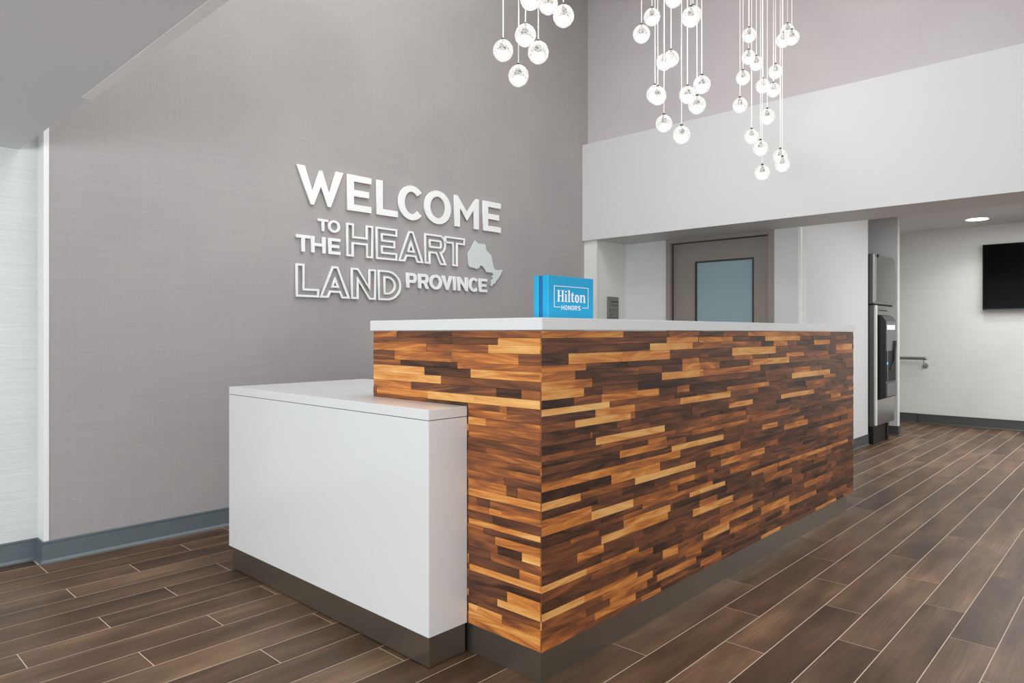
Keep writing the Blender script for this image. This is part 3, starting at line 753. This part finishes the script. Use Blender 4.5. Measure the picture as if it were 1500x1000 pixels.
# ---------------------------------------------------------------- handrail
hr = empty('handrail', (10.05, 2.6, .84), 'short steel wall handrail beyond the ice dispenser', 'handrail'); HO = (10.05, 2.6, .84)
bm = bmesh.new(); add_cyl(bm, (10.05, 3.15, .84), (10.05, 2.18, .84), .019, seg=16)
bmesh.ops.create_uvsphere(bm, u_segments=12, v_segments=8, radius=.019, matrix=Matrix.Translation((10.05, 2.18, .84)))
rail = done('rail', bm, M_steel, hr, HO, smooth=True)
for yy in (2.2, 2.95):
    bm = bmesh.new(); add_cyl(bm, (10.05, yy, .83), (10.05, yy, .755), .009, seg=10); add_cyl(bm, (10.045, yy, .755), (10.135, yy, .745), .009, seg=10)
    add_cyl(bm, (10.128, yy, .745), (10.139, yy, .745), .032, seg=16); done('bracket', bm, M_steel, hr, HO, smooth=True)

# ---------------------------------------------------------------- recessed downlight
dlg = empty('recessed_downlight', (9.5, 1.54, 2.48), 'round recessed downlight glowing in the corridor ceiling', 'light'); RO = (9.5, 1.54, 2.48)
bm = bmesh.new(); add_cyl(bm, (9.5, 1.54, 2.476), (9.5, 1.54, 2.4795), .125, seg=32); done('trim_ring', bm, M_bright, dlg, RO)
bm = bmesh.new(); add_cyl(bm, (9.5, 1.54, 2.473), (9.5, 1.54, 2.4765), .108, seg=32); done('lens', bm, emit('warm_white_lens', (1, .98, .93, 1), 6), dlg, RO)
l = bpy.data.lights.new('downlight_lamp', 'SPOT'); l.energy = 28; l.spot_size = 2.4; l.spot_blend = .8; l.shadow_soft_size = .1
lo = bpy.data.objects.new('downlight_lamp', l); C.objects.link(lo); lo.location = (0, 0, -.015); lo.parent = dlg

# ---------------------------------------------------------------- chandeliers
def globe_mat():
    m = bpy.data.materials.new('lit_faceted_crystal'); m.use_nodes = True; nt = m.node_tree
    b = nt.nodes['Principled BSDF']; nt.nodes.remove(b)
    gl = N(nt, 'BsdfGlossy'); gl.inputs['Roughness'].default_value = .05
    tr = N(nt, 'BsdfTransparent'); em = N(nt, 'Emission'); em.inputs[0].default_value = (1, .985, .95, 1); em.inputs[1].default_value = .9
    fr = N(nt, 'Fresnel'); fr.inputs[0].default_value = 1.5
    a = N(nt, 'MixShader'); nt.links.new(fr.outputs[0], a.inputs[0]); nt.links.new(tr.outputs[0], a.inputs[1]); nt.links.new(gl.outputs[0], a.inputs[2])
    # cut facets: thick glass edges carry the lamp's light, flats stay clear
    tc = N(nt, 'TexCoord'); vo = N(nt, 'TexVoronoi', feature='DISTANCE_TO_EDGE'); vo.inputs['Scale'].default_value = 3.4
    nt.links.new(tc.outputs['Object'], vo.inputs['Vector'])
    cr = N(nt, 'ValToRGB'); cr.color_ramp.elements[0].position = .05; cr.color_ramp.elements[0].color = (.62, .62, .62, 1)
    cr.color_ramp.elements[1].position = .22; cr.color_ramp.elements[1].color = (.08, .08, .08, 1)
    nt.links.new(vo.outputs['Distance'], cr.inputs[0])
    mx = N(nt, 'MixShader'); nt.links.new(cr.outputs[0], mx.inputs[0]); nt.links.new(a.outputs[0], mx.inputs[1]); nt.links.new(em.outputs[0], mx.inputs[2])
    nt.links.new(mx.outputs[0], nt.nodes['Material Output'].inputs[0]); return m
M_globe = globe_mat(); M_core = emit('led_core', (1, .98, .94, 1), 1.6)
M_socket = plain('grey_socket', rgb(120, 112, 106), .4, metal=.3)
def unit_globe():
    bm = bmesh.new()
    rings = [(0, 1.0), (22, 0), (45, 1), (68, 0), (90, 1), (112, 0), (135, 1), (158, 0)]
    vs = []; n = 12
    for k, (th, st) in enumerate(rings[1:]):
        th = math.radians(th); row = []
        for i in range(n):
            ph = 2*math.pi*(i+(.5 if st else 0))/n
            row.append(bm.verts.new((math.sin(th)*math.cos(ph), math.sin(th)*math.sin(ph), math.cos(th)*1.04)))
        vs.append(row)
    for a, b_ in zip(range(len(vs)-1), range(1, len(vs))):
        sh = 1 if rings[1:][a][1] else 0
        for i in range(n):
            j = (i+1) % n
            if not sh: bm.faces.new((vs[a][i], vs[b_][i], vs[a][j])); bm.faces.new((vs[a][j], vs[b_][i], vs[b_][j]))
            else: bm.faces.new((vs[a][i], vs[b_][i], vs[b_][j])); bm.faces.new((vs[a][i], vs[b_][j], vs[a][j]))
    bm.faces.new(vs[-1]); bm.faces.new(vs[0][::-1])
    bmesh.ops.recalc_face_normals(bm, faces=bm.faces)
    m = bpy.data.meshes.new('glass_globe'); bm.to_mesh(m); bm.free(); return m
def lathe(name, prof, n=12):
    v = []; f = []
    for r, z in prof:
        for i in range(n): a = 2*math.pi*i/n; v.append((r*math.cos(a), r*math.sin(a), z))
    for k in range(len(prof)-1):
        for i in range(n): j = (i+1) % n; f.append((k*n+i, k*n+j, (k+1)*n+j, (k+1)*n+i))
    return pydata(name, v, f)
GM = unit_globe(); GM.materials.append(M_globe)
CORE = lathe('bulb', [(.02, -.78), (.38, -.72), (.58, -.5), (.6, -.3), (.45, -.12), (.2, -.04), (.001, -.04)]); CORE.materials.append(M_core)
SOCK = lathe('socket', [(.001, .14), (.26, .14), (.34, .3), (.3, .62), (.16, .8), (.1, 1.0), (.001, 1.0)]); SOCK.materials.append(M_socket)
CAP = lathe('cap', [(.17, .98), (.17, 1.16), (.1, 1.24), (.001, 1.26)]); CAP.materials.append(M_cap)
def chandelier(label, dist, rbase, pts, power):
    P = []
    for px, py, r in pts:
        d = dist*(1+max(-.05, min(.05, (rbase-r)/rbase*.35)))+random.uniform(-.06, .06)
        s = (px-750)/FPX; x = d*(FW[0]+s*RT[0]); y = d*(FW[1]+s*RT[1]); z = H+(487-py)/FPX*d
        P.append((x, y, z, r*d/FPX/1.02))
    cx = sum(p[0] for p in P)/len(P); cy = sum(p[1] for p in P)/len(P)
    rad = max(math.hypot(p[0]-cx, p[1]-cy) for p in P)+.05
    t = empty('chandelier', (cx, cy, ZT), label, 'chandelier')
    bm = bmesh.new(); add_cyl(bm, (0, 0, -.04), (0, 0, 0), rad, seg=40); done('canopy', bm, M_canopy, t)
    for x, y, z, r in P:
        ln = ZT-.04-(z+1.2*r)
        bm = bmesh.new(); add_cyl(bm, (0, 0, 0), (0, 0, ln),   .0023, seg=6, caps=False)
        o = done('cord', bm, M_cord, t, smooth=True); o.location = (x-cx, y-cy, z+1.2*r-ZT)
        g = link('glass_globe', GM, None, t); g.location = (x-cx, y-cy, z-ZT); g.scale = (r, r, r); g.rotation_euler.z = random.uniform(0, 6)
        for nm, me in (('bulb', CORE), ('socket', SOCK), ('cap', CAP)): link(nm, me, None, g)
    zz = sum(p[2] for p in P)/len(P)
    l = bpy.data.lights.new('chandelier_lamp', 'POINT'); l.energy = power; l.color = (1, .96, .9); l.shadow_soft_size = .22
    o = bpy.data.objects.new('chandelier_lamp', l); C.objects.link(o); o.location = (0, 0, zz-ZT); o.parent = t
chandelier('crystal globe chandelier nearest the lettered wall, leftmost of the three', 3.2, 16,
    [(737, 74, 15.5), (769.5, 52, 16), (788.5, 77, 16), (759.5, 111, 15.5), (777, -2, 16), (803, 6, 15), (825.5, 23.5, 16), (746, -45, 15.5), (812, -52, 15.5), (790, -36, 15.5)], 10)
chandelier('crystal globe chandelier hanging in the middle of the three', 3.85, 13,
    [(939.7, 50, 13), (955, 25, 12.5), (986.5, -2, 13), (1012, 25, 14), (1015, 22, 13), (983, 86, 12), (973, 91, 12), (959.5, 138, 13), (963.5, 140.5, 13), (1007, 139, 12.5), (1028, 124, 13), (1021, 154, 13), (972.6, 181, 12.5), (998.5, 197.5, 13), (960, -30, 13), (1000, -40, 13)], 10)
chandelier('crystal globe chandelier farthest to the right, with the smallest looking globes', 4.75, 10.7,
    [(1097.4, 51.6, 10.5), (1096.6, 84, 10.3), (1108, 93, 10.3), (1088.4, 114, 10.5), (1117.6, 126, 10.5), (1136, 105, 10.5), (1133, 132, 10.2), (1153.6, 45, 10), (1147, 59, 10.5), (1160, 55, 11),
     (1084, 154.4, 11), (1124, 171, 11.2), (1101, 200, 10.6), (1114, 217, 11.2), (1143, 229, 10.5), (1146, 241, 11), (1116.6, 253, 11), (1105, -30, 10.5), (1130, -20, 10.5)], 5)
